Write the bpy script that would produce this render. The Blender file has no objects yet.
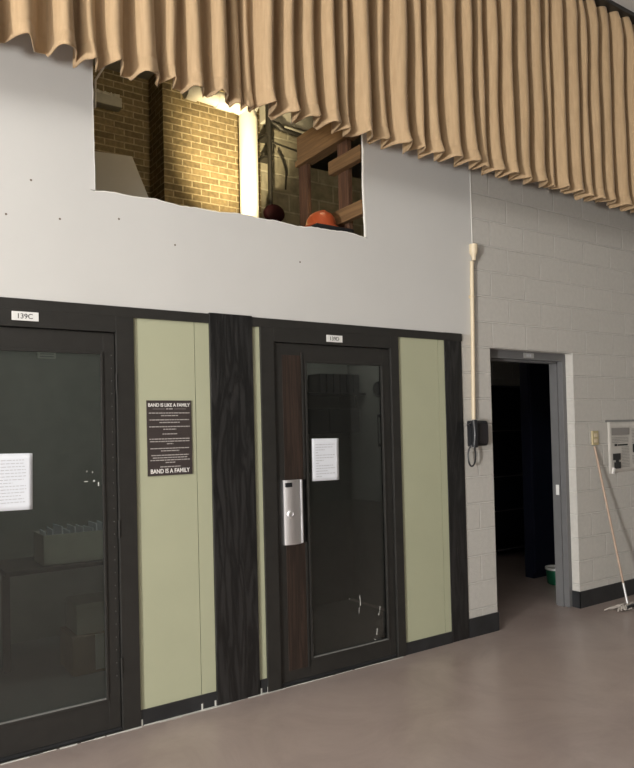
import bpy, bmesh, math, random
from mathutils import Vector, Matrix, Euler
random.seed(7)
S = bpy.context.scene
COL = S.collection

# ------------------------------------------------------------------ camera
cd = bpy.data.cameras.new('camera')
cam = bpy.data.objects.new('camera', cd); COL.objects.link(cam); S.camera = cam
cd.sensor_fit = 'AUTO'; cd.sensor_width = 36.0
cd.lens = 36.0 * 693.09 / 768.0
cd.shift_y = (415.954 - 384.0) / 768.0
cd.clip_start = .05; cd.clip_end = 100
yaw, pit, rol = 0.593866413, 0.0196082, -0.0241268
fw = Vector((math.sin(yaw)*math.cos(pit), math.cos(yaw)*math.cos(pit), math.sin(pit)))
rt = fw.cross(Vector((0, 0, 1))).normalized(); up = rt.cross(fw)
c_, s_ = math.cos(rol), math.sin(rol)
r2 = rt*c_ + up*s_; u2 = -rt*s_ + up*c_
M = Matrix((r2, u2, -fw)).transposed().to_4x4()
M.translation = Vector((-0.604865, -3.781255, 1.61736))
cam.matrix_world = M

# ------------------------------------------------------------------ light
S.view_settings.view_transform = 'Standard'
S.view_settings.look = 'None'
S.view_settings.gamma = 1.0
S.view_settings.use_curve_mapping = False
S.view_settings.exposure = 0.0
w = bpy.data.worlds.new('world'); S.world = w; w.use_nodes = True
w.node_tree.nodes['Background'].inputs[0].default_value = (.75, .85, 1, 1)
w.node_tree.nodes['Background'].inputs[1].default_value = 0.05

def area(name, loc, target, size, power, col):
    l = bpy.data.lights.new(name, 'AREA'); l.shape = 'RECTANGLE'
    l.size, l.size_y = size; l.energy = power; l.color = col
    o = bpy.data.objects.new(name, l); COL.objects.link(o); o.location = loc
    o.rotation_euler = (Vector(target) - Vector(loc)).to_track_quat('-Z', 'Y').to_euler()
    return o
# low daylight through the doors far to the left, and an unseen overhead fill lamp added for the floor
area('doorway_daylight', (-10.4, -5.85, .85), (2.5, 0, 1.5), (.5, .9), 1330, (1.0, .985, .95))
area('hall_fill', (-3.4, -3.7, 4.7), (1.6, -1.4, 0), (2.4, 1.4), 148, (1.0, .97, .92))
def lamp(name, kind, loc, power, col, radius=.06, target=None, angle=60, blend=.6):
    l = bpy.data.lights.new(name, kind); l.energy = power; l.color = col; l.shadow_soft_size = radius
    o = bpy.data.objects.new(name, l); COL.objects.link(o); o.location = loc
    if kind == 'SPOT':
        l.spot_size = math.radians(angle); l.spot_blend = blend
        o.rotation_euler = (Vector(target) - Vector(loc)).to_track_quat('-Z', 'Y').to_euler()
    return o
# warm work lamp up in the loft above the practice rooms
lamp('loft_work_lamp', 'SPOT', (2.22, 1.35, 2.98), 900, (1.0, .80, .44), .05, (2.80, 2.75, 4.66), 40, 1.0)
lamp('loft_bulb', 'POINT', (2.15, .14, 4.95), 32, (1.0, .80, .48), .05)

lamp('storage_fill', 'POINT', (5.0, 1.9, 2.48), .6, (1.0, .9, .75), .08)  # unseen fill lamp added so the storage contents show
lamp('practice_fill', 'POINT', (.75, .55, 2.42), 8.0, (.95, 1, .95), .10)  # unseen fill lamp added to lift the room behind the left glass
lamp('practice_fill', 'POINT', (2.9, .9, 2.42), 3.0, (1, .97, .92), .10)  # second added fill, unseen, behind the right glass door

# ------------------------------------------------------------------ materials
def mat(name, col, rough=.6, metal=0, spec=.5, noise=0, nscale=8, bump=0, bscale=60, stretch=None, col2=None, distort=0):
    m = bpy.data.materials.new(name); m.use_nodes = True
    nt = m.node_tree; N, L = nt.nodes, nt.links
    b = N['Principled BSDF']
    b.inputs['Base Color'].default_value = (*col, 1)
    b.inputs['Roughness'].default_value = rough; b.inputs['Metallic'].default_value = metal
    b.inputs['Specular IOR Level'].default_value = spec
    tc = N.new('ShaderNodeTexCoord'); src = tc.outputs['Object']
    if stretch:
        mp = N.new('ShaderNodeMapping'); mp.inputs['Scale'].default_value = stretch
        L.new(src, mp.inputs[0]); src = mp.outputs[0]
    if noise or col2:
        n = N.new('ShaderNodeTexNoise'); n.inputs['Scale'].default_value = nscale
        n.inputs['Detail'].default_value = 5; n.inputs['Distortion'].default_value = distort
        L.new(src, n.inputs['Vector'])
        r = N.new('ShaderNodeValToRGB')
        c2 = col2 or tuple(x*(1-noise) for x in col); c1 = col if col2 else tuple(min(1, x*(1+noise)) for x in col)
        r.color_ramp.elements[0].position = .35; r.color_ramp.elements[1].position = .65
        r.color_ramp.elements[0].color = (*c2, 1); r.color_ramp.elements[1].color = (*c1, 1)
        L.new(n.outputs['Fac'], r.inputs[0]); L.new(r.outputs[0], b.inputs['Base Color'])
    if bump:
        n2 = N.new('ShaderNodeTexNoise'); n2.inputs['Scale'].default_value = bscale; n2.inputs['Detail'].default_value = 3
        L.new(src, n2.inputs['Vector'])
        bp = N.new('ShaderNodeBump'); bp.inputs['Strength'].default_value = bump; bp.inputs['Distance'].default_value = .004
        L.new(n2.outputs['Fac'], bp.inputs['Height']); L.new(bp.outputs[0], b.inputs['Normal'])
    return m

def brick_mat(name, c1, c2, mortar, bw, rh, off, msize, strength, rough=.75, dist=.004, sx=0, sz=0, axis='x', noise=.12, nsc=18, bias=0):
    m = bpy.data.materials.new(name); m.use_nodes = True
    nt = m.node_tree; N, L = nt.nodes, nt.links; b = N['Principled BSDF']
    b.inputs['Roughness'].default_value = rough
    tc = N.new('ShaderNodeTexCoord'); sp = N.new('ShaderNodeSeparateXYZ'); cb = N.new('ShaderNodeCombineXYZ')
    geo = N.new('ShaderNodeNewGeometry')
    L.new(tc.outputs['Object'], sp.inputs[0])
    if axis == 'xy':      # faces that look along x use y as the running direction
        ad = N.new('ShaderNodeMath'); ad.operation = 'ADD'; L.new(sp.outputs[0], ad.inputs[0]); L.new(sp.outputs[1], ad.inputs[1]); run = ad.outputs[0]
    else: run = sp.outputs[0]
    ax = N.new('ShaderNodeMath'); ax.operation = 'ADD'; L.new(run, ax.inputs[0]); ax.inputs[1].default_value = -sx
    az = N.new('ShaderNodeMath'); az.operation = 'ADD'; L.new(sp.outputs[2], az.inputs[0]); az.inputs[1].default_value = -sz
    L.new(ax.outputs[0], cb.inputs[0]); L.new(az.outputs[0], cb.inputs[1])
    br = N.new('ShaderNodeTexBrick'); br.offset = off
    L.new(cb.outputs[0], br.inputs['Vector'])
    br.inputs['Scale'].default_value = 1; br.inputs['Brick Width'].default_value = bw; br.inputs['Row Height'].default_value = rh
    br.inputs['Mortar Size'].default_value = msize; br.inputs['Mortar Smooth'].default_value = .35
    br.inputs['Bias'].default_value = bias
    br.inputs['Color1'].default_value = (*c1, 1); br.inputs['Color2'].default_value = (*c2, 1); br.inputs['Mortar'].default_value = (*mortar, 1)
    n = N.new('ShaderNodeTexNoise'); n.inputs['Scale'].default_value = nsc; n.inputs['Detail'].default_value = 6
    L.new(tc.outputs['Object'], n.inputs['Vector'])
    mx = N.new('ShaderNodeMix'); mx.data_type = 'RGBA'; mx.blend_type = 'MULTIPLY'; mx.inputs[0].default_value = 1
    rp = N.new('ShaderNodeValToRGB'); rp.color_ramp.elements[0].position = .3; rp.color_ramp.elements[1].position = .7
    rp.color_ramp.elements[0].color = (1-noise,)*3 + (1,); rp.color_ramp.elements[1].color = (1, 1, 1, 1)
    L.new(n.outputs['Fac'], rp.inputs[0]); L.new(br.outputs['Color'], mx.inputs[6]); L.new(rp.outputs[0], mx.inputs[7])
    L.new(mx.outputs[2], b.inputs['Base Color'])
    inv = N.new('ShaderNodeMath'); inv.operation = 'MULTIPLY_ADD'; inv.inputs[1].default_value = -1; inv.inputs[2].default_value = 1
    L.new(br.outputs['Fac'], inv.inputs[0])
    n2 = N.new('ShaderNodeTexNoise'); n2.inputs['Scale'].default_value = 90; n2.inputs['Detail'].default_value = 4
    L.new(tc.outputs['Object'], n2.inputs['Vector'])
    ad2 = N.new('ShaderNodeMath'); ad2.operation = 'MULTIPLY_ADD'; ad2.inputs[1].default_value = .25
    L.new(n2.outputs['Fac'], ad2.inputs[0]); L.new(inv.outputs[0], ad2.inputs[2])
    bp = N.new('ShaderNodeBump'); bp.inputs['Strength'].default_value = strength; bp.inputs['Distance'].default_value = dist
    L.new(ad2.outputs[0], bp.inputs['Height']); L.new(bp.outputs[0], b.inputs['Normal'])
    return m

def wood_mat(name, light, dark, scale=(30, 30, 2.2), rough=.45, bump=.3, warp=2.0, axis='Z'):
    m = bpy.data.materials.new(name); m.use_nodes = True
    nt = m.node_tree; N, L = nt.nodes, nt.links; b = N['Principled BSDF']; b.inputs['Roughness'].default_value = rough
    tc = N.new('ShaderNodeTexCoord'); mp = N.new('ShaderNodeMapping'); mp.inputs['Scale'].default_value = scale
    L.new(tc.outputs['Object'], mp.inputs[0])
    n = N.new('ShaderNodeTexNoise'); n.inputs['Scale'].default_value = 1; n.inputs['Detail'].default_value = 4; n.inputs['Distortion'].default_value = warp
    L.new(mp.outputs[0], n.inputs['Vector'])
    wv = N.new('ShaderNodeMath'); wv.operation = 'MULTIPLY'; wv.inputs[1].default_value = 22; L.new(n.outputs['Fac'], wv.inputs[0])
    sn = N.new('ShaderNodeMath'); sn.operation = 'SINE'; L.new(wv.outputs[0], sn.inputs[0])
    r = N.new('ShaderNodeMapRange'); r.inputs[1].default_value = -1; r.inputs[2].default_value = 1; L.new(sn.outputs[0], r.inputs[0])
    mx = N.new('ShaderNodeMix'); mx.data_type = 'RGBA'
    mx.inputs[6].default_value = (*dark, 1); mx.inputs[7].default_value = (*light, 1)
    L.new(r.outputs[0], mx.inputs[0]); L.new(mx.outputs[2], b.inputs['Base Color'])
    bp = N.new('ShaderNodeBump'); bp.inputs['Strength'].default_value = bump; bp.inputs['Distance'].default_value = .002
    L.new(r.outputs[0], bp.inputs['Height']); L.new(bp.outputs[0], b.inputs['Normal'])
    return m

def glass_mat(name, haze=.03, tint=(.80, .84, .82)):
    m = bpy.data.materials.new(name); m.use_nodes = True
    nt = m.node_tree; N, L = nt.nodes, nt.links
    N.remove(N['Principled BSDF']); out = N['Material Output']
    t = N.new('ShaderNodeBsdfTransparent'); t.inputs[0].default_value = (*tint, 1)
    g = N.new('ShaderNodeBsdfGlossy'); g.inputs['Roughness'].default_value = .02
    d = N.new('ShaderNodeBsdfDiffuse'); d.inputs[0].default_value = (.6, .6, .56, 1)
    f = N.new('ShaderNodeFresnel'); f.inputs[0].default_value = 1.5
    a = N.new('ShaderNodeMixShader'); a.inputs[0].default_value = haze
    b = N.new('ShaderNodeMixShader')
    # dust: a bit stronger in patches
    L.new(t.outputs[0], a.inputs[1]); L.new(d.outputs[0], a.inputs[2])
    n = N.new('ShaderNodeTexNoise'); n.inputs['Scale'].default_value = 2.5; n.inputs['Detail'].default_value = 6
    tc = N.new('ShaderNodeTexCoord'); L.new(tc.outputs['Object'], n.inputs['Vector'])
    mr = N.new('ShaderNodeMapRange'); mr.inputs[3].default_value = haze*.4; mr.inputs[4].default_value = haze*1.7
    L.new(n.outputs['Fac'], mr.inputs[0]); L.new(mr.outputs[0], a.inputs[0])
    L.new(f.outputs[0], b.inputs[0]); L.new(a.outputs[0], b.inputs[1]); L.new(g.outputs[0], b.inputs[2])
    L.new(b.outputs[0], out.inputs['Surface'])
    return m

MT = dict(
    plaster=mat('painted_plaster', (.615, .61, .59), .7, noise=.02, nscale=1.5, bump=.08, bscale=90),
    block=brick_mat('painted_block', (.585, .565, .525), (.565, .545, .505), (.66, .64, .60), .4064, .2032, .5, .0075, 1.0, .55, .009, sx=3.66-.2032*0, sz=0, axis='xy', noise=.08, nsc=30),  # joints tinted paler, a painted stand-in for light on the groove edges
    block_raw=brick_mat('raw_block', (.33, .31, .25), (.26, .24, .19), (.42, .40, .33), .4064, .2032, .5, .012, .8, .9, .01, axis='xy', noise=.35, nsc=12),
    brick=brick_mat('buff_brick', (.30, .23, .125), (.20, .15, .08), (.50, .42, .28), .2032, .0677, .5, .008, 1.0, .85, .01, axis='xy', noise=.4, nsc=25),
    hall=mat('hall_low_bounce', (.30, .29, .27), .8),  # unseen walls darkened to cut the light they bounce back
    room=mat('practice_room_wall', (.30, .30, .27), .8, noise=.06),
    carpet=mat('dark_carpet', (.24, .24, .23), .9, bump=.5, bscale=300),
    ceil=mat('ceiling_paint', (.72, .72, .70), .8),
    green=mat('sage_panel', (.43, .44, .305), .5, noise=.02, nscale=3, bump=.03, bscale=40),
    bronze=mat('dark_bronze_metal', (.022, .021, .019), .45, noise=.1, nscale=14),
    rubber=mat('black_vinyl', (.022, .023, .025), .4, noise=.2),
    blackwood=wood_mat('black_stained_oak', (.024, .023, .023), (.008, .008, .008), (14, 14, 1.6), .38, .5, 1.4),
    brownwood=wood_mat('walnut_laminate', (.042, .026, .019), (.020, .013, .010), (40, 40, 1.5), .45, .15, .6),
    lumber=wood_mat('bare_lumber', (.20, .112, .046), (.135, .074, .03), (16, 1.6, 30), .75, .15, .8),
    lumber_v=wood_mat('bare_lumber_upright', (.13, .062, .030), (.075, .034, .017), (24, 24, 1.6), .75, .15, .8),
    grey=mat('grey_door_frame_paint', (.145, .145, .148), .45, noise=.05, nscale=10, bump=.05),
    navy=mat('navy_cabinet_paint', (.012, .016, .036), .4),
    chrome=mat('brushed_chrome', (.85, .85, .87), .42, 1, stretch=(40, 40, 1), bump=.03),
    black=mat('black_plastic', (.013, .014, .017), .35),
    dark=mat('painted_loft_dark', (.008, .008, .008), .8),  # near-black colour standing in for the unlit depth of the loft
    paper=mat('white_paper', (.79, .82, .88), .7),
    ink=mat('grey_print', (.56, .57, .61), .8),
    inkdark=mat('dark_print', (.03, .03, .03), .8),
    newsprint=mat('newsprint', (.60, .575, .53), .8, noise=.05),
    newsink=mat('newsprint_ink', (.27, .255, .24), .8),
    poster=mat('poster_board', (.043, .033, .031), .6),
    white=mat('white_lettering', (.80, .78, .75), .6),
    plate=mat('white_sign_plate', (.78, .78, .76), .45),
    cream=mat('cream_conduit', (.66, .56, .40), .4),
    tan=mat('tan_plate', (.50, .42, .24), .45),
    pvc=mat('white_pvc', (.80, .78, .72), .4),
    iron=mat('black_iron_pipe', (.03, .028, .025), .5, .3, bump=.2),
    red=mat('dark_red_enamel', (.022, .003, .006), .7, 0, .2),
    orange=mat('orange_hard_hat', (.34, .062, .018), .4),
    board=mat('gypsum_board', (.62, .60, .55), .8, noise=.05, nscale=3),
    gyp=mat('torn_gypsum_edge', (.80, .79, .75), .9, bump=.8, bscale=120),
    conc=mat('concrete', (.42, .41, .38), .85, noise=.1, bump=.3, bscale=40),
    stick=mat('mop_handle_wood', (.43, .31, .235), .55, noise=.1, stretch=(20, 20, 2)),
    steel=mat('galvanised_ferrule', (.75, .75, .74), .3, .7),
    yarn=mat('mop_yarn', (.55, .50, .45), .95, noise=.15),
    greenp=mat('green_plastic', (.012, .14, .07), .4),
    whitep=mat('white_plastic', (.75, .76, .74), .4),
    cardboard=mat('cardboard', (.30, .215, .13), .8, noise=.06, nscale=5),
    greybox=mat('pale_box_card', (.58, .57, .50), .8, noise=.05),
    scuff=mat('scuff_white', (.62, .62, .58), .8),
    glassC=glass_mat('dusty_glass', .028), glassD=glass_mat('dusty_glass_dark', .010, (.7, .73, .72)),
    spk=mat('grey_metal', (.25, .25, .24), .5),
)
# curtain cloth
def cloth():
    m = bpy.data.materials.new('tan_curtain_cloth'); m.use_nodes = True
    nt = m.node_tree; N, L = nt.nodes, nt.links; b = N['Principled BSDF']
    b.inputs['Roughness'].default_value = .72; b.inputs['Sheen Weight'].default_value = .15
    tc = N.new('ShaderNodeTexCoord'); mp = N.new('ShaderNodeMapping'); mp.inputs['Scale'].default_value = (60, 60, 6)
    L.new(tc.outputs['Object'], mp.inputs[0])
    n = N.new('ShaderNodeTexNoise'); n.inputs['Scale'].default_value = 1; n.inputs['Detail'].default_value = 5; L.new(mp.outputs[0], n.inputs['Vector'])
    r = N.new('ShaderNodeValToRGB'); r.color_ramp.elements[0].position = .3; r.color_ramp.elements[1].position = .7
    r.color_ramp.elements[0].color = (.385, .262, .142, 1); r.color_ramp.elements[1].color = (.455, .318, .180, 1)
    L.new(n.outputs['Fac'], r.inputs[0]); L.new(r.outputs[0], b.inputs['Base Color'])
    n2 = N.new('ShaderNodeTexNoise'); n2.inputs['Scale'].default_value = 14; n2.inputs['Detail'].default_value = 4; L.new(tc.outputs['Object'], n2.inputs['Vector'])
    bp = N.new('ShaderNodeBump'); bp.inputs['Strength'].default_value = .25; bp.inputs['Distance'].default_value = .02
    L.new(n2.outputs['Fac'], bp.inputs['Height']); L.new(bp.outputs[0], b.inputs['Normal'])
    return m
MT['cloth'] = cloth()
# polished floor
def floor_mat():
    m = bpy.data.materials.new('polished_floor'); m.use_nodes = True
    nt = m.node_tree; N, L = nt.nodes, nt.links; b = N['Principled BSDF']
    tc = N.new('ShaderNodeTexCoord')
    n = N.new('ShaderNodeTexNoise'); n.inputs['Scale'].default_value = 1.6; n.inputs['Detail'].default_value = 9; n.inputs['Roughness'].default_value = .68; n.inputs['Distortion'].default_value = .8
    L.new(tc.outputs['Object'], n.inputs['Vector'])
    r = N.new('ShaderNodeValToRGB'); r.color_ramp.elements[0].position = .3; r.color_ramp.elements[1].position = .72
    r.color_ramp.elements[0].color = (.335, .268, .245, 1); r.color_ramp.elements[1].color = (.455, .380, .350, 1)
    L.new(n.outputs['Fac'], r.inputs[0]); L.new(r.outputs[0], b.inputs['Base Color'])
    mr = N.new('ShaderNodeMapRange'); mr.inputs[3].default_value = .25; mr.inputs[4].default_value = .36
    n3 = N.new('ShaderNodeTexNoise'); n3.inputs['Scale'].default_value = 2.3; n3.inputs['Detail'].default_value = 5; L.new(tc.outputs['Object'], n3.inputs['Vector'])
    L.new(n3.outputs['Fac'], mr.inputs[0]); L.new(mr.outputs[0], b.inputs['Roughness'])
    return m
MT['floor'] = floor_mat()

# ------------------------------------------------------------------ helpers (all builders work in place coordinates)
class MB:
    def __init__(s): s.bm = bmesh.new()
    def box(s, a, b, bev=0, rot=None, piv=None):
        c = [(a[i]+b[i])/2 for i in range(3)]; d = [abs(b[i]-a[i]) for i in range(3)]
        r = bmesh.ops.create_cube(s.bm, size=1); vs = r['verts']
        bmesh.ops.scale(s.bm, vec=d, verts=vs); bmesh.ops.translate(s.bm, vec=c, verts=vs)
        if bev:
            es = list({e for v in vs for e in v.link_edges})
            rr = bmesh.ops.bevel(s.bm, geom=es, offset=bev, segments=2, affect='EDGES', profile=.5)
            vs = list({v for f in rr['faces'] for v in f.verts} | {v for v in vs if v.is_valid})
        if rot: bmesh.ops.rotate(s.bm, cent=piv or c, matrix=Euler(rot).to_matrix(), verts=vs)
        return s
    def prism(s, pts, vec):
        v0 = [s.bm.verts.new(p) for p in pts]; v1 = [s.bm.verts.new(Vector(p)+Vector(vec)) for p in pts]
        n = len(pts); s.bm.faces.new(v0); s.bm.faces.new(v1[::-1])
        for i in range(n): s.bm.faces.new((v0[i], v1[i], v1[(i+1) % n], v0[(i+1) % n]))
        return s
    def tube(s, pts, rad, seg=10, cap=True, smooth_path=0):
        pts = [Vector(p) for p in pts]
        if smooth_path:
            q = []
            P = [pts[0]] + pts + [pts[-1]]
            for i in range(1, len(P)-2):
                for k in range(smooth_path):
                    t = k/smooth_path; a, b, c, d = P[i-1], P[i], P[i+1], P[i+2]
                    q.append(.5*((2*b)+(c-a)*t+(2*a-5*b+4*c-d)*t*t+(3*b-a-3*c+d)*t**3))
            q.append(pts[-1]); pts = q
        if isinstance(rad, (list, tuple)):
            n0 = len(rad)-1
            rads = [rad[min(int(i*n0/(len(pts)-1)), n0-1)]*(1-(i*n0/(len(pts)-1)-min(int(i*n0/(len(pts)-1)), n0-1))) + rad[min(int(i*n0/(len(pts)-1)), n0-1)+1]*(i*n0/(len(pts)-1)-min(int(i*n0/(len(pts)-1)), n0-1)) for i in range(len(pts))]
        else: rads = [rad]*len(pts)
        rings = []; prev = None
        for i, p in enumerate(pts):
            t = (pts[min(i+1, len(pts)-1)] - pts[max(i-1, 0)]).normalized()
            ref = prev if prev is not None else (Vector((1, 0, 0)) if abs(t.x) < .9 else Vector((0, 1, 0)))
            n = (ref - t*ref.dot(t)).normalized(); prev = n; b = t.cross(n)
            rings.append([s.bm.verts.new(p + (n*math.cos(2*math.pi*k/seg) + b*math.sin(2*math.pi*k/seg))*rads[i]) for k in range(seg)])
        for a, b in zip(rings, rings[1:]):
            for k in range(seg): s.bm.faces.new((a[k], a[(k+1) % seg], b[(k+1) % seg], b[k]))
        if cap: s.bm.faces.new(rings[0][::-1]); s.bm.faces.new(rings[-1])
        return s
    def lathe(s, prof, c, seg=24, axis='z'):
        rings = []
        for r, h in prof:
            ring = []
            for k in range(seg):
                a = 2*math.pi*k/seg; x, y = r*math.cos(a), r*math.sin(a)
                p = (x, y, h) if axis == 'z' else ((x, -h, y) if axis == '-y' else (-h, x, y))
                ring.append(s.bm.verts.new((c[0]+p[0], c[1]+p[1], c[2]+p[2])))
            rings.append(ring)
        for a, b in zip(rings, rings[1:]):
            for k in range(seg): s.bm.faces.new((a[k], a[(k+1) % seg], b[(k+1) % seg], b[k]))
        s.bm.faces.new(rings[0][::-1]); s.bm.faces.new(rings[-1])
        return s
    def build(s, name, m, parent=None, origin=None, smooth=False):
        bmesh.ops.recalc_face_normals(s.bm, faces=s.bm.faces)
        if smooth:
            for f in s.bm.faces: f.smooth = True
            for e in s.bm.edges:
                if len(e.link_faces) == 2 and e.calc_face_angle(0) > .7: e.smooth = False
        off = Vector(origin) if origin else (parent_world(parent) if parent else Vector((0, 0, 0)))
        if off.length: bmesh.ops.translate(s.bm, vec=-off, verts=s.bm.verts)
        me = bpy.data.meshes.new(name); s.bm.to_mesh(me); s.bm.free()
        me.materials.append(MT[m] if isinstance(m, str) else m)
        o = bpy.data.objects.new(name, me); COL.objects.link(o)
        if parent:
            o.parent = parent; o.location = off - parent_world(parent)
        else: o.location = off
        return o
def parent_world(p):
    v = Vector((0, 0, 0))
    while p is not None: v += p.location; p = p.parent
    return v
def thing(name, label, cat, loc, group=None):
    o = bpy.data.objects.new(name, None); COL.objects.link(o); o.location = loc; o.empty_display_size = .05
    return tag(o, label, cat, group)
def tag(o, label, cat, group=None):
    o['label'] = label; o['category'] = cat
    if group: o['group'] = group
    return o
def struct(o, label=None, cat=None):
    o['kind'] = 'structure'
    if label: o['label'] = label
    if cat: o['category'] = cat
    return o
def B(a, b, bev=0): return MB().box(a, b, bev)
def text(name, s, size, cx, cz, y, m, parent, width=None, bold=0, height=None):
    cu = bpy.data.curves.new(name, 'FONT'); cu.body = s; cu.size = size; cu.align_x = 'CENTER'; cu.align_y = 'CENTER'
    cu.extrude = .0006; cu.offset = bold
    t = bpy.data.objects.new(name, cu); COL.objects.link(t)
    dg = bpy.context.evaluated_depsgraph_get(); me = bpy.data.meshes.new_from_object(t.evaluated_get(dg))
    bpy.data.objects.remove(t)
    xs = [v.co.x for v in me.vertices]; ys = [v.co.y for v in me.vertices]
    k = (width/(max(xs)-min(xs))) if width else 1; kz = (height/(max(ys)-min(ys))) if height else k
    mx, my = (max(xs)+min(xs))/2, (max(ys)+min(ys))/2
    off = parent_world(parent)
    for v in me.vertices:
        x, yv, z = v.co; v.co = (cx+(x-mx)*k-off.x, y-z-off.y, cz+(yv-my)*kz-off.z)
    me.materials.append(MT[m]); o = bpy.data.objects.new(name, me); COL.objects.link(o); o.parent = parent
    return o
def copy_thing(o):
    c = o.copy(); COL.objects.link(c)
    for ch in o.children:
        d = ch.copy(); COL.objects.link(d); d.parent = c
        for g in ch.children:
            e = g.copy(); COL.objects.link(e); e.parent = d
    return c

H = 2.325            # top of the dark band over the practice rooms
CZ = 5.22            # hall ceiling
# ------------------------------------------------------------------ setting: hall shell
struct(B((-11, -9, -.15), (9, 0.0, 0)).build('floor', 'floor'), 'polished taupe hall floor', 'floor')
struct(B((-11, -9, CZ), (9, .0, CZ+.1)).build('ceiling', 'ceil'), 'pale painted hall ceiling', 'ceiling')
struct(B((-11.1, -9, 0), (-11, 0, CZ)).build('wall_left', 'hall'))
struct(B((-11, -9.1, 0), (9, -9, CZ)).build('wall_back', 'hall'))
struct(B((9, -9, 0), (9.1, 0, CZ)).build('wall_right', 'hall'))

# plaster skin with the torn opening: x .52-2.40, z 2.955-4.9
hx0, hx1, hz0, hz1 = .520, 2.393, 2.955, 4.75
T = .016
def jag(n, a, b, amp):
    return [(a+(b-a)*i/n, random.uniform(-amp, amp)) for i in range(n+1)]
pl = MB()
pl.box((-11, 0, H), (hx0-.03, T, CZ))
pl.box((hx1+.03, 0, H), (3.455, T, CZ)); pl.box((hx0-.03, 0, hz1), (hx1+.03, T, CZ))
def strip(mb, pts):       # closed outline in x,z turned into a board
    mb.prism([(x, 0, z) for x, z in pts], (0, T, 0))
def blob(xs):             # slow waviness of the saw cut under the opening
    return .006*math.sin(xs*9+1) + .004*math.sin(xs*23+.4)
edge = [(hx0 + (hx1-hx0)*i/70) for i in range(71)]
bot = [(x, hz0 + blob(x) + random.uniform(-.0025, .0025)) for x in edge]
strip(pl, [(hx0-.03, H), (hx1+.03, H)] + [(hx1+.03, hz0-.01)] + bot[::-1] + [(hx0-.03, hz0)])
lft = [(hx0 + random.uniform(-.0015, .0015) - .003*(z-hz0), z) for z in [hz0 + (hz1-hz0)*i/40 for i in range(41)]]
strip(pl, [(hx0-.03, hz0)] + lft + [(hx0-.03, hz1)])
rgt = [(hx1 + random.uniform(-.002, .002) + .004*math.sin(z*11), z) for z in [hz0 - .004 + (hz1-hz0)*i/40 for i in range(41)]]
strip(pl, [(hx1+.03, hz0-.01)] + [(hx1+.03, hz1)] + rgt[::-1])
struct(pl.build('wall_front', 'plaster'), 'pale painted plaster wall with the cut opening', 'wall')
# bare white edge of the cut board
ge = MB()
for (x0, z0), (x1, z1) in zip(bot, bot[1:]): ge.prism([(x0, -.0008, z0-.003), (x1, -.0008, z1-.003), (x1, -.0008, z1+.0025), (x0, -.0008, z0+.0025)], (0, T+.0008, 0))
for (x0, z0), (x1, z1) in zip(rgt, rgt[1:]): ge.prism([(x0-.005, -.0008, z0), (x0+.004, -.0008, z0), (x1+.004, -.0008, z1), (x1-.005, -.0008, z1)], (0, T+.0008, 0))
for (x0, z0), (x1, z1) in zip(lft, lft[1:]): ge.prism([(x0-.003, -.0008, z0), (x0+.0015, -.0008, z0), (x1+.0015, -.0008, z1), (x1-.003, -.0008, z1)], (0, T+.0008, 0))
struct(ge.build('trim_1', 'gyp'), 'torn white gypsum edge around the opening', 'trim')
nm = MB()
for x, z in ((.067, 2.753), (.332, 2.768), (.65, 2.816), (.979, 2.713), (1.844, 2.713), (.19, 2.95)):
    nm.lathe([(.006, 0), (.0055, .0008), (.002, .001)], (x, 0, z), 10, '-y')
nm.build('nail_marks', mat('nail_mark_brown', (.16, .13, .10), .8), bpy.data.objects['wall_front'])
# caulked seam where the plaster meets the block
struct(MB().box((3.450, -.003, 2.72), (3.459, .001, CZ)).build('trim_2', 'gyp'))

# block wall on the right with the storage doorway (jambs at 3.625 and 4.677)
d0, d1, DH, BT = 3.622, 4.677, 2.235, .20
bw = MB()
bw.box((3.30, .001, .0), (d0, BT, DH)); bw.box((3.30, .001, DH), (d1, BT, 2.74)); bw.box((3.455, .001, 2.74), (d1, BT, CZ))
bw.box((d1, .001, 0), (9, BT, CZ)); bw.box((3.30, .001, 2.70), (3.455, BT, 2.74))
struct(bw.build('wall_side', 'block'), 'painted block wall right of the practice rooms', 'wall')
struct(B((3.30, -.008, 0), (d0, 0, .145)).box((d0-.001, -.008, 0), (d0+.008, .08, .145)).build('baseboard_front', 'rubber'))
struct(B((d1-.008, -.008, 0), (9, 0, .145)).box((d1-.008, -.008, 0), (d1, .08, .145)).build('baseboard_right', 'rubber'))

# ------------------------------------------------------------------ storefront band of the practice rooms
struct(B((-.44, -.012, 2.268), (3.30, .10, H), .002).build('trim_3', 'bronze'), 'dark metal header band over the doors', 'trim')
struct(B((.717, .0, .085), (1.086, .03, 2.27)).build('trim_4', 'green'), 'wide sage green panel beside the left door', 'panel')
struct(B((1.090, .0, .085), (1.20, .03, 2.27)).build('trim_5', 'green'))
struct(B((1.46, .0, .085), (1.535, .03, 2.27)).build('trim_6', 'green'))
struct(B((2.655, .0, .085), (3.052, .03, 2.27)).build('trim_7', 'green'), 'sage green panel right of the second door', 'panel')
struct(B((3.056, .0, .085), (3.13, .03, 2.27)).build('trim_8', 'green'))
struct(B((1.181, -.016, .0), (1.470, .06, H+.006), .003).build('trim_9', 'blackwood'), 'black grained wooden post between the doors', 'post')
struct(B((3.117, -.006, .0), (3.298, .10, H+.003), .003).build('trim_10', 'blackwood'), 'black post at the end of the practice rooms', 'post')
struct(B((.717, -.008, 0), (1.181, .03, .085)).build('baseboard_left', 'rubber'))
struct(B((1.476, -.008, 0), (1.535, .03, .085)).build('baseboard_middle', 'rubber'))
struct(B((2.655, -.008, 0), (3.115, .03, .085)).build('baseboard_far', 'rubber'))
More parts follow.
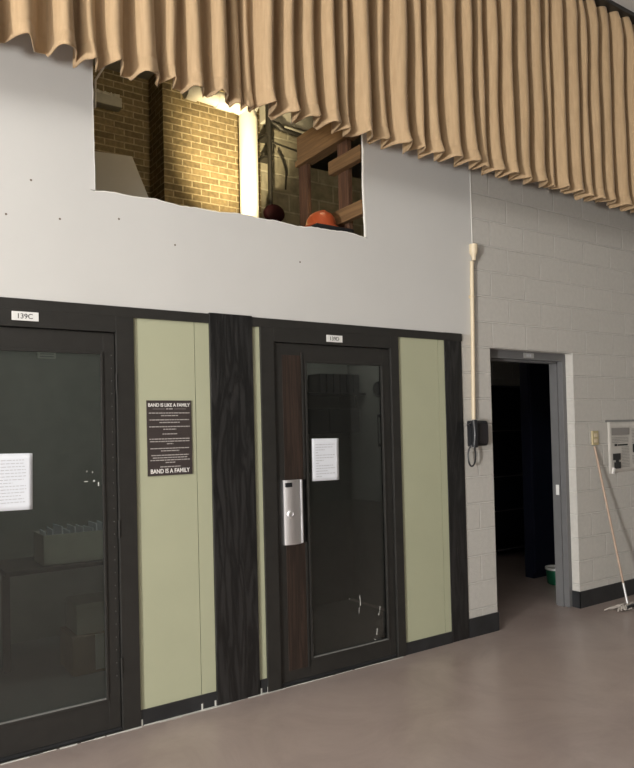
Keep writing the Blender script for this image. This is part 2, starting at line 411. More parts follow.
# thin dirty wax line along the foot of the band
wl = MB(); x = -.5
while x < 2.62:
    l = random.uniform(.03, .16); wl.box((x, -random.uniform(.016, .026), 0), (x+l, -.006, random.uniform(.001, .004))); x += l*random.uniform(.8, 1.25)
for cx in (.725, 1.087, 1.172, 1.482, 1.530):
    wl.box((cx-.006, -.0095, 0), (cx+.004, -.007, .035)); 
struct(wl.build('trim_11', 'scuff'), 'chipped white caulk line along the floor', 'trim')

# ------------------------------------------------------------------ doors
def practice_door(name, f0, l0, l1, f1, g0, g1, gz0, gz1, glass, label):
    fr = MB()
    fr.box((f0, -.015, 0), (l0-.004, .10, 2.27), .002); fr.box((l1+.004, -.015, 0), (f1, .10, 2.27), .002)
    fr.box((l0-.004, -.015, 2.180), (l1+.004, .10, 2.27), .002)
    d = struct(fr.build(name, 'bronze', origin=((f0+f1)/2, 0, 0)), label, 'door')
    lf = MB()
    lf.box((l0, .004, .022), (g0, .05, 2.176), .002); lf.box((g1, .004, .022), (l1, .05, 2.176), .002)
    lf.box((g0-.001, .004, gz1), (g1+.001, .05, 2.176), .002); lf.box((g0-.001, .004, .022), (g1+.001, .05, gz0), .002)
    leaf = lf.build('door_leaf', 'bronze', d)
    st = MB(); b = .014      # glazing bead
    st.box((g0, -.002, gz0), (g0+b, .02, gz1), .002); st.box((g1-b, -.002, gz0), (g1, .02, gz1), .002)
    st.box((g0+b, -.002, gz0), (g1-b, .02, gz0+b), .002); st.box((g0+b, -.002, gz1-b), (g1-b, .02, gz1), .002)
    st.build('glazing_bead', 'bronze', leaf)
    B((g0, .022, gz0), (g1, .028, gz1)).build('glass_pane', glass, leaf)
    B((g0+b, -.0015, gz0+b), (g1-b, .02, gz0+b+.0016)).build('bead_dust', 'spk', leaf)
    B((l0, .0, .004), (l1, .045, .022)).build('door_sweep', 'rubber', leaf)
    B((l0-.01, -.016, 0), (l1+.01, .10, .006)).build('threshold', 'bronze', d)
    return d, leaf
dC, leafC = practice_door('door_1', -.44, -.325, .612, .717, -.05, .548, .175, 2.070, 'glassC', 'dark metal and glass door 139C at the left edge')
dD, leafD = practice_door('door_2', 1.526, 1.626, 2.579, 2.655, 1.862, 2.522, .125, 2.070, 'glassD', 'dark metal and glass door 139D with a walnut strip and chrome lock')
# hinge pins on the left leaf, right side
hg = MB()
for z in (.35, 1.1, 1.9): hg.tube([(.612+.003, -.016, z-.05), (.612+.003, -.016, z+.05)], .006, 8)
hg.build('hinge', 'bronze', leafC, smooth=True)
bd = MB()
for k in range(26): bd.box((.592, .0, .3+.07*k), (.594, .0045, .304+.07*k))
bd.build('screw_dots', 'spk', leafC)
# walnut strip and lock on the right leaf
B((1.690, .0, .092), (1.832, .006, 2.100), .001).build('wood_strip', 'brownwood', leafD)
B((1.834, -.004, .092), (1.846, .006, 2.12), .001).build('metal_strip', 'bronze', leafD)
arc = [(1.672, .003)] + [(1.672+.132*k/10, -.010-.020*math.sin(math.pi*k/10)**.8) for k in range(11)] + [(1.804, .003)]
lk = MB().prism([(x, y, .890) for x, y in arc], (0, 0, .41))
lock = lk.build('lock_plate', 'chrome', leafD, smooth=True)
MB().box((1.804, -.016, .892), (1.812, .004, 1.298), .001).build('pull_edge', 'chrome', lock)
MB().box((1.814, -.004, .892), (1.846, .006, 1.298), .001).build('pull_recess', 'black', lock)
MB().lathe([(.024, -.006), (.024, .008), (.019, .012), (.013, .013), (.011, .008), (.002, .008)], (1.712, -.0255, 1.085), 24, '-y').build('lock_cylinder', 'chrome', lock, smooth=True)
MB().box((1.680, -.0295, 1.256), (1.726, -.012, 1.284)).build('maker_plate', 'black', lock)
# scuffs and stickers left on the glass
sc = MB()
for (x0, z0, x1, z1, wd) in ((2.28, .47, 2.285, .40, .004), (2.272, .39, 2.268, .35, .003), (2.455, .37, 2.44, .31, .003), (2.425, .22, 2.42, .18, .004), (2.19, .465, 2.195, .468, .007), (2.40, .155, 2.41, .15, .006)):
    n = 5
    for i in range(n):
        a = i/n; x = x0+(x1-x0)*a; z = z0+(z1-z0)*a
        sc.box((x-wd/2+random.uniform(-.003, .003), .0205, z-abs(z1-z0)/n*.45-.002), (x+wd/2, .0218, z+abs(z1-z0)/n*.3+.002))
sc.build('scuff_mark', 'scuff', leafD)
sc2 = MB()
for (x0, z0, x1, z1) in ((.455, 1.425, .457, 1.418), (.485, 1.420, .487, 1.412), (.44, 1.368, .46, 1.367), (.49, 1.372, .497, 1.365), (.515, 1.36, .519, 1.34)):
    sc2.box((min(x0, x1)-.001, .0205, min(z0, z1)-.001), (max(x0, x1)+.001, .0217, max(z0, z1)+.001))
sc2.build('scuff_mark', 'scuff', leafC)

# storage room steel frame, set back in the block opening
df = MB(); y0, y1 = .075, .215
df.box((d0, y0, 0), (d0+.05, y1, DH), .002); df.box((d1-.048, y0, 0), (d1, y1, DH), .002)
df.box((d0+.05, y0, DH-.068), (d1-.048, y1, DH))
df.box((d0+.05, y0+.05, 0), (d0+.066, y1-.03, DH-.068)); df.box((d1-.064, y0+.05, 0), (d1-.048, y1-.03, DH-.068)); df.box((d0+.05, y0+.05, DH-.084), (d1-.05, y1-.03, DH-.068))
d3 = struct(df.build('door_3', 'grey', origin=((d0+d1)/2, .1, 0)), 'grey steel door frame of the dark storage room', 'door')
MB().box((d1-.067, y0+.060, .985), (d1-.0635, y0+.092, 1.075), .001).box((d1-.070, y0+.066, 1.01), (d1-.0665, y0+.082, 1.05)).build('strike_plate', 'plate', d3)

# ------------------------------------------------------------------ rooms behind
struct(B((-2.2, .0, -.15), (3.38, 2.7, -.001)).build('floor_practice', 'carpet'))
struct(B((3.30, .0, -.15), (9, 4.2, -.0005)).build('floor_storage', 'floor'))
struct(B((-2.2, .11, 2.55), (3.40, 3.6, 2.75)).build('ceiling_practice', 'ceil'))
struct(B((-2.2, 2.1, 0), (1.33, 2.2, 2.55)).build('wall_practice_left', 'room'))
struct(B((1.33, .05, 0), (1.41, 2.2, 2.55)).build('wall_practice_middle', 'room'))
struct(B((1.41, 1.55, 0), (3.40, 1.65, 2.55)).build('wall_practice_right', 'room'))
struct(B((3.36, .11, 0), (3.44, 2.2, 2.55)).build('wall_practice_end', 'room'))
struct(B((-2.3, .05, 0), (-2.2, 2.2, 2.55)).box((-2.2, .03, 0), (-.44, .1, 2.55)).build('wall_practice_outer', 'room'))
struct(B((-11, .0, 0), (-.44, .02, H)).build('wall_front_left', 'plaster'))
struct(B((3.44, 2.5, 0), (9, 2.6, 2.60)).box((3.40, 2.2, 0), (3.44, 2.6, 2.74)).box((8.9, .2, 0), (9, 2.5, 2.74)).build('wall_storage', 'block'))
struct(B((3.40, .2, 2.60), (9, 2.6, 2.75)).build('ceiling_storage', 'ceil'))

# ------------------------------------------------------------------ loft behind the opening
struct(B((-1.5, .02, 2.75), (9, 6.5, 2.80)).build('floor_loft', 'conc'))
struct(B((-1.5, 0, CZ+.1), (9, 6.5, CZ+.2)).build('ceiling_loft', 'conc'))
struct(B((2.03, 2.75, 2.8), (3.14, 3.3, CZ+.1)).build('wall_loft_pier', 'brick'))
struct(B((-1.5, 3.12, 2.8), (2.05, 3.35, CZ+.1)).build('wall_loft_left', 'brick'))
struct(B((3.14, 2.78, 2.8), (3.80, 3.0, CZ+.1)).box((3.80, 2.78, 2.8), (9, 3.0, 4.63)).build('wall_loft_right', 'block_raw'))
struct(B((3.16, 2.66, 4.99), (4.2, 2.78, 5.17)).build('trim_12', 'conc'))
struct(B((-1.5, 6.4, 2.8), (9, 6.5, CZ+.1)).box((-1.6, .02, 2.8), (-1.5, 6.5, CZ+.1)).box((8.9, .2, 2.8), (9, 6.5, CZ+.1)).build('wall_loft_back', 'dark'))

# ------------------------------------------------------------------ curtain
V = [0.004, 0.2, 0.355, 0.473, 0.617, 0.787, 0.903, 1.044, 1.203, 1.286, 1.351, 1.504, 1.651, 1.803, 1.946, 2.047, 2.233, 2.351, 2.551, 2.678, 2.828, 3.009, 3.166, 3.297, 3.448, 3.593, 3.783, 3.976, 4.075, 4.228, 4.398, 4.534, 4.687, 4.874, 5.045]
while V[0] > -1.6: V.insert(0, V[0]-random.uniform(.13, .17))
while V[-1] < 7.2: V.append(V[-1]+random.uniform(.13, .18))
HZ = 3.488
def curtain():
    bm = bmesh.new()
    zs = [HZ, HZ+.02, HZ+.045, HZ+.075, HZ+.083, HZ+.091, HZ+.11, HZ+.15, HZ+.22] + [HZ+.35+.16*i for i in range(9)] + [CZ-.06, CZ-.012]
    cols = []
    K = 16
    for i in range(len(V)-1):
        a, b = V[i], V[i+1]; wd = b-a
        A = min(.125, .85*wd)*random.uniform(.85, 1.1); sk = random.uniform(.40, .52); hz = random.uniform(-.010, .008)
        ph = random.uniform(0, 6); lean = random.uniform(-.02, .02)
        for k in range(K):
            cols.append((a, wd, k/K, A, sk, hz, ph, lean))
    grid = []
    for (a, wd, t, A, sk, hz, ph, lean) in cols:
        col = []
        for z in zs:
            g = (z-HZ)/(CZ-HZ)
            tt = t + 0
            s = math.sin(math.pi*tt)
            cc = min(1, abs(tt-.52)/.37); prof = (1-cc**2.2)**.9
            # skew the crest so the pleat rolls over a little
            hemf = math.exp(-(z-HZ)/.09)
            AA = A*(1+.28*hemf)*(1-.35*max(0, (g-.9)/.1))
            x = a + wd*(tt + (sk-.5)*.5*math.sin(math.pi*tt)**2) + lean*g*s
            x += .006*math.sin(z*5+ph) + .012*hemf*math.sin(2*math.pi*tt+ph)
            y = -.262 - AA*prof - .004*math.sin(z*7+ph*2)*s
            y += .006*hemf*math.sin(tt*19+ph*3)
            if abs(z-(HZ+.083)) < .001: y += .004
            zz = z + hz*hemf + .012*hemf*math.sin(tt*6.28+ph)*.6 + (.006*math.sin(tt*15+ph) if z < HZ+.03 else 0)
            col.append(bm.verts.new((x, y, zz)))
        grid.append(col)
    for c0, c1 in zip(grid, grid[1:]):
        for j in range(len(zs)-1):
            f = bm.faces.new((c0[j], c1[j], c1[j+1], c0[j+1])); f.smooth = True
    me = bpy.data.meshes.new('curtain'); bm.to_mesh(me); bm.free(); me.materials.append(MT['cloth'])
    o = bpy.data.objects.new('curtain', me); COL.objects.link(o)
    m = o.modifiers.new('thickness', 'SOLIDIFY'); m.thickness = .006; m.offset = 0
    return o
ct = tag(curtain(), 'long pleated tan valance curtain hanging from the ceiling across the wall', 'curtain')
struct(B((-1.7, -.39, CZ-.035), (7.4, -.25, CZ)).build('trim_13', 'bronze'))

# ------------------------------------------------------------------ signs and papers
def sign(name, x0, x1, z0, z1, y, s, label, m='plate', size=.03):
    t = thing(name, label, 'sign', ((x0+x1)/2, y, z0))
    B((x0, y-.004, z0), (x1, y, z1), .001).build('plate', m, t)
    text('lettering', s, size, (x0+x1)/2, (z0+z1)/2, y-.0046, 'inkdark', t, bold=.0, width=(x1-x0)*.55)
    return t
sign('room_sign', .083, .213, 2.211, 2.257, -.015, '139C', 'small white sign 139C on the dark header, left of the other door sign')
sign('room_sign', 2.028, 2.158, 2.199, 2.245, -.015, '139D', 'small white sign 139D over the door with the chrome lock')
t = thing('room_sign', 'small grey number plate on the steel frame of the dark doorway', 'sign', (4.18, y0, 2.182))
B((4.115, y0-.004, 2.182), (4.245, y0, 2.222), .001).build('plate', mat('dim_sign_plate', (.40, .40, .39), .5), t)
q = MB()
for k in range(3): q.box((4.150+.022*k, y0-.0048, 2.192), (4.164+.022*k, y0-.004, 2.213))
q.build('number', 'ink', t)

def print_lines(mb, x0, x1, rows, y, h, center=False, gap=.012, fill=None):
    """rows: (z, length fraction) - unreadable small print set as word-length dashes"""
    for z, fr in rows:
        L = (x1-x0)*fr; xa = x0 + ((x1-x0)-L)/2 if center else x0; xe = xa+L
        while xa < xe-.002:
            wl = min(random.uniform(.010, .030)*(h/.006)**.5, xe-xa)
            mb.box((xa, y-.0006, z-h/2), (xa+wl, y, z+h/2)); xa += wl + gap*.35
def paper(name, x0, x1, z0, z1, y, label, rows, tilt=0, bow=.003, m='paper', cat='notice', corner=0):
    bm = bmesh.new(); n = 10; g = []
    for i in range(n+1):
        r = []
        for j in range(n+1):
            u, v = i/n, j/n
            yy = y - .0012 - bow*(abs(u-.5)*2)**2*(.4+.6*v) - corner*max(0, u+(1-v)-1.3)
            r.append(bm.verts.new((x0+(x1-x0)*u + tilt*(v-.5), yy, z0+(z1-z0)*v - tilt*(u-.5))))
        g.append(r)
    for i in range(n):
        for j in range(n):
            f = bm.faces.new((g[i][j], g[i+1][j], g[i+1][j+1], g[i][j+1])); f.smooth = True
    ext = bmesh.ops.extrude_face_region(bm, geom=bm.faces[:])
    bmesh.ops.translate(bm, vec=(0, .0006, 0), verts=[v for v in ext['geom'] if isinstance(v, bmesh.types.BMVert)])
    mb = MB(); mb.bm.free(); mb.bm = bm
    t = thing(name, label, cat, ((x0+x1)/2, y, z0))
    mb.build('sheet', m, t)
    return t
gy = -.0005
# left door notice (runs out of the picture on the left)
x0, x1, za, zb = -.045, .178, 1.243, 1.533
t = paper('paper_notice', x0, x1, za, zb, .021, 'white printed notice taped to the glass of door 139C', None, tilt=.004, bow=.001)
q = MB(); print_lines(q, x0+.02, x1-.03, [(zb-.035-.0165*k, random.uniform(.6, 1) if k % 4 == 3 else random.uniform(.92, 1)) for k in range(14)], .0175, .0040)
q.build('print', 'ink', t)
x0, x1, za, zb = 1.912, 2.130, 1.277, 1.557
t = paper('paper_notice', x0, x1, za, zb, .021, 'white printed notice taped to the glass of door 139D', None, tilt=.003, bow=.001)
q = MB(); print_lines(q, x0+.03, x1-.035, [(zb-.040-.0175*k, (1, .9, .5, .12, 1, .95, .4, .15, .9, 1, .6, 1, .3)[k]) for k in range(13)], .0175, .0050)
q.build('print', 'ink', t)

# band poster on the green panel
px0, px1, pz0, pz1, py = .786, 1.056, 1.376, 1.805, -.001
t = thing('poster', 'dark brown poster with white lettering about band and family', 'poster', ((px0+px1)/2, py, pz0))
B((px0, py-.006, pz0), (px1, py, pz1), .0005).build('board', 'poster', t)
cx = (px0+px1)/2; yf = py-.0066
text('lettering', 'BAND IS LIKE A FAMILY', .03, cx, pz1-.026, yf, 'white', t, width=.252, bold=.0006, height=.0205)
text('lettering', 'BAND IS A FAMILY', .03, cx, pz0+.026, yf, 'white', t, width=.236, bold=.0006, height=.0255)
psm = mat('poster_small_print', (.42, .39, .37), .7)
for xa, xb in ((cx-.10, cx-.028), (cx+.028, cx+.10)): MB().box((xa, yf-.0006, 1.7555), (xb, yf, 1.757)).build('rule', psm, t)
q = MB(); print_lines(q, px0+.115, px1-.115, [(1.7565, 1)], yf, .006, True); q.build('small_print', psm, t)
for rows in ([(1.733, 1), (1.718, .42)], [(1.694, .97), (1.679, .5)], [(1.655, 1), (1.640, .32)], [(1.613, .36)], [(1.585, 1), (1.571, .97), (1.557, .16)],
             [(1.531, .96), (1.517, .45)], [(1.492, .92), (1.478, .85), (1.464, .97), (1.450, .24)], [(1.426, .5)]):
    q = MB(); print_lines(q, px0+.012, px1-.012, rows, yf, .0052, True, gap=.008); q.build('small_print', psm, t)

# newspaper sheet on the block wall, right edge
x0, x1, za, zb = 5.145, 5.70, 1.155, 1.628
t = paper('newspaper_page', x0, x1, za, zb, .0, 'newspaper page with dark pictures taped to the block wall above the mop', None, tilt=-.012, bow=.012, m='newsprint', cat='newspaper')
q = MB(); yy = -.016
q.box((x0+.05, yy-.0008, 1.50), (x0+.33, yy, 1.565)); q.build('headline', 'newsink', t); q = MB()
print_lines(q, x0+.05, x0+.33, [(1.475-.014*k, .95) for k in range(4)], yy, .005)
q.build('print', 'newsink', t); q = MB(); print_lines(q, x0+.20, x0+.33, [(1.385-.014*k, .95) for k in range(14)], yy, .005)
q.build('print', 'newsink', t); q = MB(); print_lines(q, x0+.37, x0+.50, [(1.55-.014*k, .95) for k in range(10)], yy, .005)
q.build('print', 'newsink', t); q = MB(); print_lines(q, x0+.37, x0+.50, [(1.30-.014*k, .95) for k in range(6)], yy, .005)
q.build('print', 'newsink', t)
q = MB()
q.box((x0+.09, yy-.0009, 1.398), (x0+.13, yy, 1.418)); q.box((x0+.14, yy-.0009, 1.40), (x0+.30, yy, 1.414))
q.build('picture', 'inkdark', t); q = MB(); q.box((x0+.06, yy-.0009, 1.27), (x0+.18, yy, 1.33)); q.box((x0+.075, yy-.0009, 1.19), (x0+.18, yy, 1.25)); q.box((x0+.10, yy-.0009, 1.25), (x0+.15, yy, 1.27))
q.build('picture', 'inkdark', t); q = MB(); q.box((x0+.38, yy-.0009, 1.33), (x0+.49, yy, 1.41)); q.build('picture', 'inkdark', t)
q = MB(); q.box((x0+.055, -.018, 1.143), (x0+.085, -.001, 1.20), .001, (0, .35, 0)).build('tape', 'white', t)
B((x0-.02, -.008, zb-.006), (x1, -.0005, zb+.012)).build('hanging_strip', 'spk', t)

# ------------------------------------------------------------------ conduit, phone, outlet
t = thing('conduit', 'cream cable conduit with a flared top running down to the black phone', 'conduit', (3.43, 0, 1.66))
MB().tube([(3.398, -.016, 1.665), (3.412, -.016, 2.2), (3.428, -.016, 2.90)], .0155, 12).build('tube', 'cream', t, smooth=True)
MB().lathe([(.0155, 0), (.017, .03), (.030, .055), (.032, .062), (.033, .125), (.024, .126)], (3.440, -.026, 2.905), 20).build('flared_fitting', 'cream', t, smooth=True)
q = MB()
for z, x in ((2.62, 3.422),): q.box((x-.024, -.006, z-.012), (x+.024, -.0005, z+.012)).tube([(x-.0165, -.004, z), (x-.0165, -.030, z), (x+.0165, -.030, z), (x+.0165, -.004, z)], .003, 6)
q.build('strap', 'cream', t)

t = thing('wall_phone', 'black wall telephone with a hanging cord between the black post and the dark doorway', 'telephone', (3.43, 0, 1.45))
q = MB().prism([(3.335, -.0005, 1.458), (3.335, -.040, 1.462), (3.335, -.054, 1.49), (3.335, -.054, 1.62), (3.335, -.045, 1.652), (3.335, -.0005, 1.658)], (.187, 0, 0))
bmesh.ops.bevel(q.bm, geom=q.bm.edges[:], offset=.006, segments=2, affect='EDGES')
body = q.build('body', 'black', t, smooth=True)
MB().box((3.412, -.0565, 1.478), (3.508, -.053, 1.635), .003).build('face_panel', mat('black_gloss_panel', (.018, .015, .018), .25), t)
MB().tube([(3.345, -.068, 1.462), (3.338, -.080, 1.50), (3.336, -.086, 1.56), (3.338, -.080, 1.615), (3.345, -.068, 1.650)], [.028, .021, .019, .021, .029], 12, smooth_path=4).build('handset', 'black', t, smooth=True)
MB().box((3.284, -.066, 1.624), (3.335, -.048, 1.634), .002, (0, -.35, 0)).build('hook', 'black', t)
pts = [(3.322, -.062, 1.470), (3.303, -.05, 1.44), (3.291, -.05, 1.39), (3.302, -.05, 1.33), (3.331, -.05, 1.309), (3.362, -.05, 1.337), (3.372, -.05, 1.40), (3.372, -.04, 1.462)]
MB().tube(pts, .0068, 8, smooth_path=6).build('cord', 'black', t, smooth=True)

t = thing('outlet_cover', 'tan outlet cover on the block wall above the mop handle', 'outlet', (4.95, 0, 1.42))
B((4.908, -.014, 1.418), (5.000, -.0005, 1.545), .004).build('cover', 'tan', t)
MB().box((4.93, -.018, 1.49), (4.978, -.013, 1.522), .003).box((4.93, -.018, 1.44), (4.978, -.013, 1.472), .003).build('socket', 'cream', t)

# ------------------------------------------------------------------ mop
t = thing('mop', 'string mop leaning on the block wall under the newspaper page', 'mop', (4.98, -.25, 0))
a, b = Vector((4.980, -.255, .04)), Vector((4.925, -.020, 1.405))
m1 = a + (b-a)*.13
MB().tube([m1, b], [.0095, .0095], 12).build('handle', 'stick', t, smooth=True)
MB().tube([a, a+(m1-a)*.5, m1], [.012, .0105, .0105], 12).build('ferrule', 'steel', t, smooth=True)
B((4.90, -.305, .016), (5.06, -.235, .042), .006).build('clamp', 'black', t)
q = MB()
for k in range(70):
    sx = random.uniform(4.86, 5.08); ang = random.uniform(-.9, .9); ln = random.uniform(.06, .19)
    side = random.choice((-1, -1, 1)); sx0 = sx
    p0 = Vector((sx0, -.26, .028)); 
    p1 = p0 + Vector((math.sin(ang)*ln*1.25 - .03, -math.cos(ang)*ln*.30 if side < 0 else .06, 0)); p1.z = .008+random.uniform(0, .012)
    pm = (p0+p1)/2 + Vector((random.uniform(-.02, .02), random.uniform(-.01, .01), random.uniform(.008, .022)))
    q.tube([p0, pm, p1], [.006, .007, .005], 6, smooth_path=4)
q.build('mop_head', 'yarn', t, smooth=True)['kind'] = 'stuff'

# ------------------------------------------------------------------ storage room
t = thing('storage_cabinet', 'tall dark navy cabinet inside the storage doorway, nearest the opening', 'cabinet', (5.66, 1.08, 0))
B((5.33, 1.02, 0), (6.10, 1.13, 2.40), .004).build('body', 'navy', t)
B((5.34, 1.00, .06), (5.712, 1.02, 2.38), .002).build('door', 'navy', t); B((5.718, 1.00, .06), (6.09, 1.02, 2.38), .002).build('door', 'navy', t)
t = thing('shelving_unit', 'dark navy shelving unit at the back of the storage room', 'shelves', (5.9, 2.2, 0))
B((5.0, 2.38, 0), (7.0, 2.40, 2.10)).build('back', 'navy', t)
for xx in (5.0, 6.98): B((xx, 2.0, 0), (xx+.02, 2.38, 2.10)).build('side_panel', 'navy', t)
for z in (.08, .55, .965, 1.525, 2.08):
    s = B((5.02, 2.0, z), (6.98, 2.38, z+.022)).build('shelf', 'navy', t)
    B((5.02, 1.994, z+.018), (6.98, 2.0, z+.026)).build('edge_strip', 'spk', s)
t = thing('waste_bin', 'green bin with a white rim on the floor inside the storage doorway', 'bin', (5.315, .72, 0))
MB().lathe([(.085, 0), (.095, .01), (.108, .15), (.102, .15), (.09, .014)], (5.315, .72, 0), 28).build('tub', 'greenp', t, smooth=True)
MB().lathe([(.102, .148), (.114, .148), (.114, .170), (.100, .172), (.098, .155)], (5.315, .72, 0), 28).build('rim', 'whitep', t, smooth=True)

# ------------------------------------------------------------------ practice room 139C
t = thing('wall_counter', 'dark counter shelf behind the glass of door 139C', 'shelf', (.75, 1.2, 0))
B((.2, .95, .735), (1.33, 1.45, .765), .004).build('shelf_board', 'bronze', t)
for xx in (.25, 1.24): B((xx, 1.38, 0), (xx+.05, 1.43, .735)).build('leg', 'bronze', t)
t = thing('file_box', 'pale open file box on the counter behind the glass of door 139C', 'box', (.64, 1.12, .765))
q = MB(); X0, X1, Y0, Y1, Z0, Z1 = .44, .90, 1.0, 1.28, .766, .965
q.box((X0, Y0, Z0), (X1, Y0+.006, Z1)).box((X0, Y1-.006, Z0), (X1, Y1, Z1)).box((X0, Y0, Z0), (X0+.006, Y1, Z1)).box((X1-.006, Y0, Z0), (X1, Y1, Z1)).box((X0, Y0, Z0), (X1, Y1, Z0+.005))
q.build('carton', 'greybox', t)
f0 = None
for k in range(9):
    if f0 is None:
        f0 = B((-.004, -.10, 0), (.004, .10, .215)).build('paper_folder', 'paper')
        tag(f0, 'upright pale folder standing in the open file box behind the left glass', 'folder', 'folders in the file box'); o = f0
    else:
        o = f0.copy(); COL.objects.link(o)
    o.location = (.475+.047*k, 1.14+random.uniform(-.01, .01), .7715); o.rotation_euler = (0, random.uniform(-.05, .05), random.uniform(-.06, .06)); o.scale.z = random.uniform(.93, 1.12)
t = thing('cardboard_box', 'brown cardboard box on the floor behind the glass of door 139C', 'box', (.79, 1.2, 0))
B((.62, 1.02, 0), (.98, 1.36, .26), .004).build('carton', 'cardboard', t)
B((.77, 1.0185, .02), (.83, 1.02, .26)).build('tape', 'greybox', t)
t = thing('cardboard_box', 'pale grey box stacked on the brown box behind door 139C', 'box', (.8, 1.2, .26))
B((.66, 1.06, .261), (1.0, 1.35, .46), .004).build('carton', 'greybox', t)
B((.655, 1.055, .43), (1.005, 1.355, .468), .004).build('lid', 'greybox', t)

t = thing('wall_vent', 'small grey vent high on the back wall seen through door 139C', 'vent', (.73, 2.09, 2.245))
B((.655, 2.085, 2.245), (.80, 2.099, 2.30), .002).build('vent_frame', 'greybox', t)
for k in range(2): B((.655+.02, 2.080, 2.245+.012+.022*k), (.80-.02, 2.086, 2.245+.020+.022*k)).build('slat', 'spk', t)
# ------------------------------------------------------------------ practice room 139D
t = thing('wall_shelf', 'dark shelf on the back wall behind the glass of door 139D', 'shelf', (2.9, 1.45, 1.94))
B((2.55, 1.25, 1.925), (3.34, 1.549, 1.945)).build('shelf_board', 'black', t)
for xx in (2.62, 3.25): B((xx, 1.30, 1.80), (xx+.02, 1.549, 1.925)).build('bracket', 'black', t)
b0 = None
for k in range(6):
    if b0 is None:
        b0 = MB().box((-.03, -.10, 0), (.03, .10, .17), .003).build('ring_binder', 'black')
        tag(b0, 'dark binder in the row on the shelf behind the glass of door 139D', 'binder', 'binders on the shelf behind door 139D'); o = b0
    else: o = b0.copy(); COL.objects.link(o)
    o.location = (2.90+.075*k, 1.40, 1.9455)
t = thing('wall_cabinet', 'dark low cupboard on the back wall under the binder shelf', 'cabinet', (3.0, 1.45, 1.62))
B((2.60, 1.30, 1.58), (3.30, 1.549, 1.80), .003).build('body', 'black', t); B((2.62, 1.285, 1.59), (2.95, 1.30, 1.79), .002).build('door', 'black', t); B((2.955, 1.285, 1.59), (3.28, 1.30, 1.79), .002).build('door', 'black', t)
t = thing('thermostat', 'dark oval unit high on the side wall behind door 139D', 'thermostat', (3.359, 1.1, 1.9))
MB().lathe([(.07, 0), (.068, .02), (.05, .03)], (3.3595, 1.08, 1.97), 20, '-x').build('case', 'black', t)
t = thing('picture_frame', 'dark framed picture on the side wall behind door 139D', 'picture', (3.359, 1.0, 1.48))
B((3.345, .88, 1.45), (3.3595, 1.10, 1.74), .002).build('frame', 'black', t); B((3.343, .90, 1.48), (3.346, 1.08, 1.71)).build('print', 'room', t)

# ------------------------------------------------------------------ loft things
t = thing('drain_pipe', 'bright white pipe with an elbow in front of the brick pier', 'pipe', (2.86, 2.5, 2.8))
MB().tube([(2.85, 2.5, 2.8), (2.86, 2.5, 4.86)], .098, 20).build('riser', 'pvc', t, smooth=True)
MB().tube([(2.86, 2.5, 4.86), (2.85, 2.5, 4.925), (2.80, 2.5, 4.965), (2.72, 2.5, 4.97), (2.22, 2.5, 4.985)], [.098, .094, .085, .075, .062], 18, smooth_path=1).build('elbow_arm', 'pvc', t, smooth=True)
MB().tube([(2.50, 2.5, 4.977), (2.68, 2.5, 4.973)], .082, 18).build('collar', 'pvc', t, smooth=True); MB().tube([(2.17, 2.5, 4.985), (2.29, 2.5, 4.983)], .078, 18).build('collar', 'pvc', t, smooth=True)
MB().tube([(2.86, 2.5, 4.90), (2.90, 2.5, 5.0), (2.97, 2.5, 5.14)], .075, 16).build('branch', 'pvc', t, smooth=True)
t = thing('sprinkler_pipe', 'black vertical iron pipe right of the bright white pipe', 'pipe', (3.17, 2.6, 2.8))
MB().tube([(3.16, 2.6, 2.8), (3.175, 2.6, 5.2)], .024, 12).build('riser', 'iron', t, smooth=True)
MB().tube([(3.165, 2.6, 4.78), (3.175, 2.6, 5.2)], .036, 12).build('sleeve', 'iron', t, smooth=True)
MB().tube([(3.18, 2.6, 4.955), (3.26, 2.6, 4.94), (3.31, 2.6, 4.90), (3.75, 2.6, 4.87)], .024, 10).build('branch', 'iron', t, smooth=True)
MB().tube([(3.27, 2.6, 4.94), (3.34, 2.6, 4.90)], .034, 10).build('fitting', 'iron', t, smooth=True)
MB().tube([(3.17, 2.6, 4.74), (3.3, 2.6, 4.72), (3.7, 2.6, 4.68)], .011, 8).build('cable', 'iron', t, smooth=True)
for z in (4.56, 4.78): B((3.11, 2.60, z-.015), (3.22, 2.749, z+.015)).build('clamp', 'iron', t)
t = thing('loose_cable', 'dark cable hanging down the grey block beside the wooden frame', 'cable', (3.38, 2.72, 4.3))
MB().tube([(3.36, 2.74, 4.72), (3.42, 2.74, 4.62), (3.46, 2.74, 4.50), (3.455, 2.74, 4.40), (3.45, 2.74, 4.30)], .010, 6, smooth_path=3).build('wire', 'iron', t, smooth=True)
t = thing('round_fitting', 'dark red round fitting at the foot of the black iron pipe', 'fitting', (3.13, 2.5, 3.9))
MB().lathe([(.118, -.02), (.122, .0), (.115, .03), (.08, .05), (.04, .057), (.01, .06)], (3.13, 2.47, 3.905), 28, '-y').build('cap', 'red', t, smooth=True).scale.z = .8
MB().box((3.07, 2.49, 3.84), (3.135, 2.56, 3.96), .006).build('back_box', 'iron', t)

# frame of rough lumber running back from the opening's right edge
t = thing('lumber_frame', 'rough wooden stud frame at the right end of the wall opening', 'wooden frame', (2.5, .5, 2.8))
B((2.45, .06, 3.80), (2.50, .945, 4.01), .004).build('header', 'lumber', t)
B((2.42, .06, 3.755), (2.52, .935, 3.799), .004).build('header_plate', 'lumber', t)
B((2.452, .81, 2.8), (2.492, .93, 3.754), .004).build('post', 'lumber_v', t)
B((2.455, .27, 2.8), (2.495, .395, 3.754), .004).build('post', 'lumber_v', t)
B((2.40, .05, 3.525), (2.454, .44, 3.625), .004).build('rail', 'lumber', t)
B((2.405, .05, 3.13), (2.454, .43, 3.235), .004).build('rail', 'lumber', t)

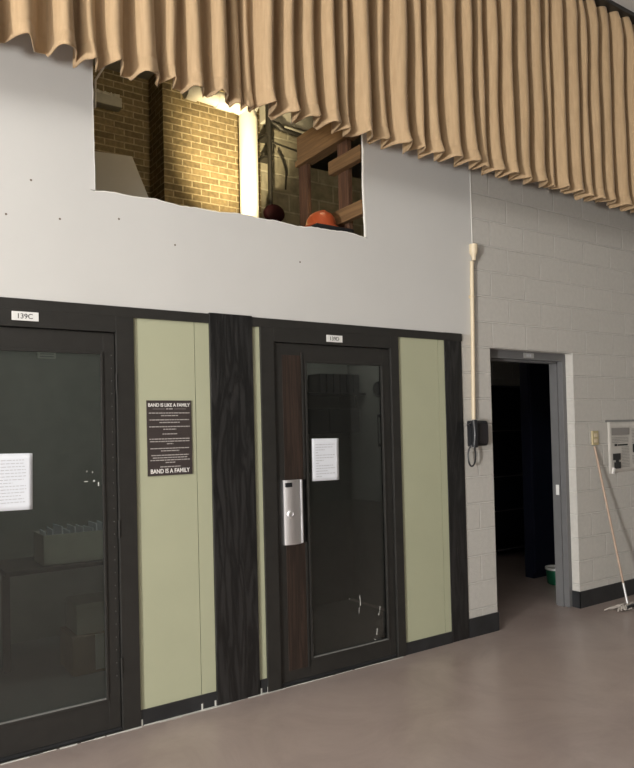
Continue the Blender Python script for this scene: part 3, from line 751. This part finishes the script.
t = thing('hard_hat', 'orange hard hat resting on a black case behind the opening', 'hard hat', (2.36, .5, 3.14))
q = MB(); prof = [(.155, 0), (.152, .012), (.125, .02), (.124, .05), (.115, .085), (.092, .115), (.055, .135), (.012, .142)]
q.lathe(prof, (0, 0, 0), 30)
for v in q.bm.verts:
    v.co.x *= .84; 
    if v.co.z < .02 and v.co.x < -.05: v.co.x *= 1.22
    v.co += Vector((2.265, .36, 3.065))
q.build('shell', 'orange', t, smooth=True)
q = MB(); q.tube([(2.265, .36-.115, 3.105), (2.265, .36-.092, 3.165), (2.265, .36-.05, 3.200), (2.265, .36, 3.211), (2.265, .36+.05, 3.200), (2.265, .36+.09, 3.165)], .009, 8)
q.build('ridge', 'orange', t, smooth=True)
t = thing('equipment_case', 'black case under the orange hard hat behind the opening', 'case', (2.28, .36, 2.8))
B((2.12, .20, 2.8), (2.44, .52, 3.042), .008).build('body', 'black', t); B((2.115, .195, 3.036), (2.445, .525, 3.064), .006).build('lid', 'black', t)

q = MB().prism([(.30, .42, 2.80), (1.115, .42, 2.80), (.93, .56, 3.415), (.30, .56, 3.375)], (0, .016, .004))
tag(q.build('gypsum_board', 'board', origin=(.7, .45, 2.8)), 'grey offcut of wallboard leaning at the left end of the opening', 'wallboard')
t = thing('ceiling_duct', 'grey boxed duct fixed to the brick at the left end of the opening', 'duct', (1.5, 3.05, 4.9))
B((1.0, 3.0, 4.90), (1.70, 3.119, 5.0), .006).build('duct_box', 'conc', t)
q = MB(); bmesh.ops.create_grid(q.bm, x_segments=14, y_segments=6, size=1)
for v in q.bm.verts:
    u, w_ = v.co.x, v.co.y
    v.co = Vector((1.56+.12*u, 3.06-.05*w_+random.uniform(-.02, .02), 5.02+random.uniform(-.01, .022)*(1 if w_ > -.9 else .2)))
bmesh.ops.extrude_face_region(q.bm, geom=q.bm.faces[:])
for v in list(q.bm.verts)[:105]: v.co.z -= .03
q.build('torn_wrap', 'board', t)
t = thing('metal_brace', 'thin white brace in the top left corner of the opening', 'brace', (.55, .04, 3.43))
MB().tube([(.541, .04, 3.43), (.546, .04, 3.587), (.60, .04, 3.685)], .006, 6).build('rod', 'pvc', t)
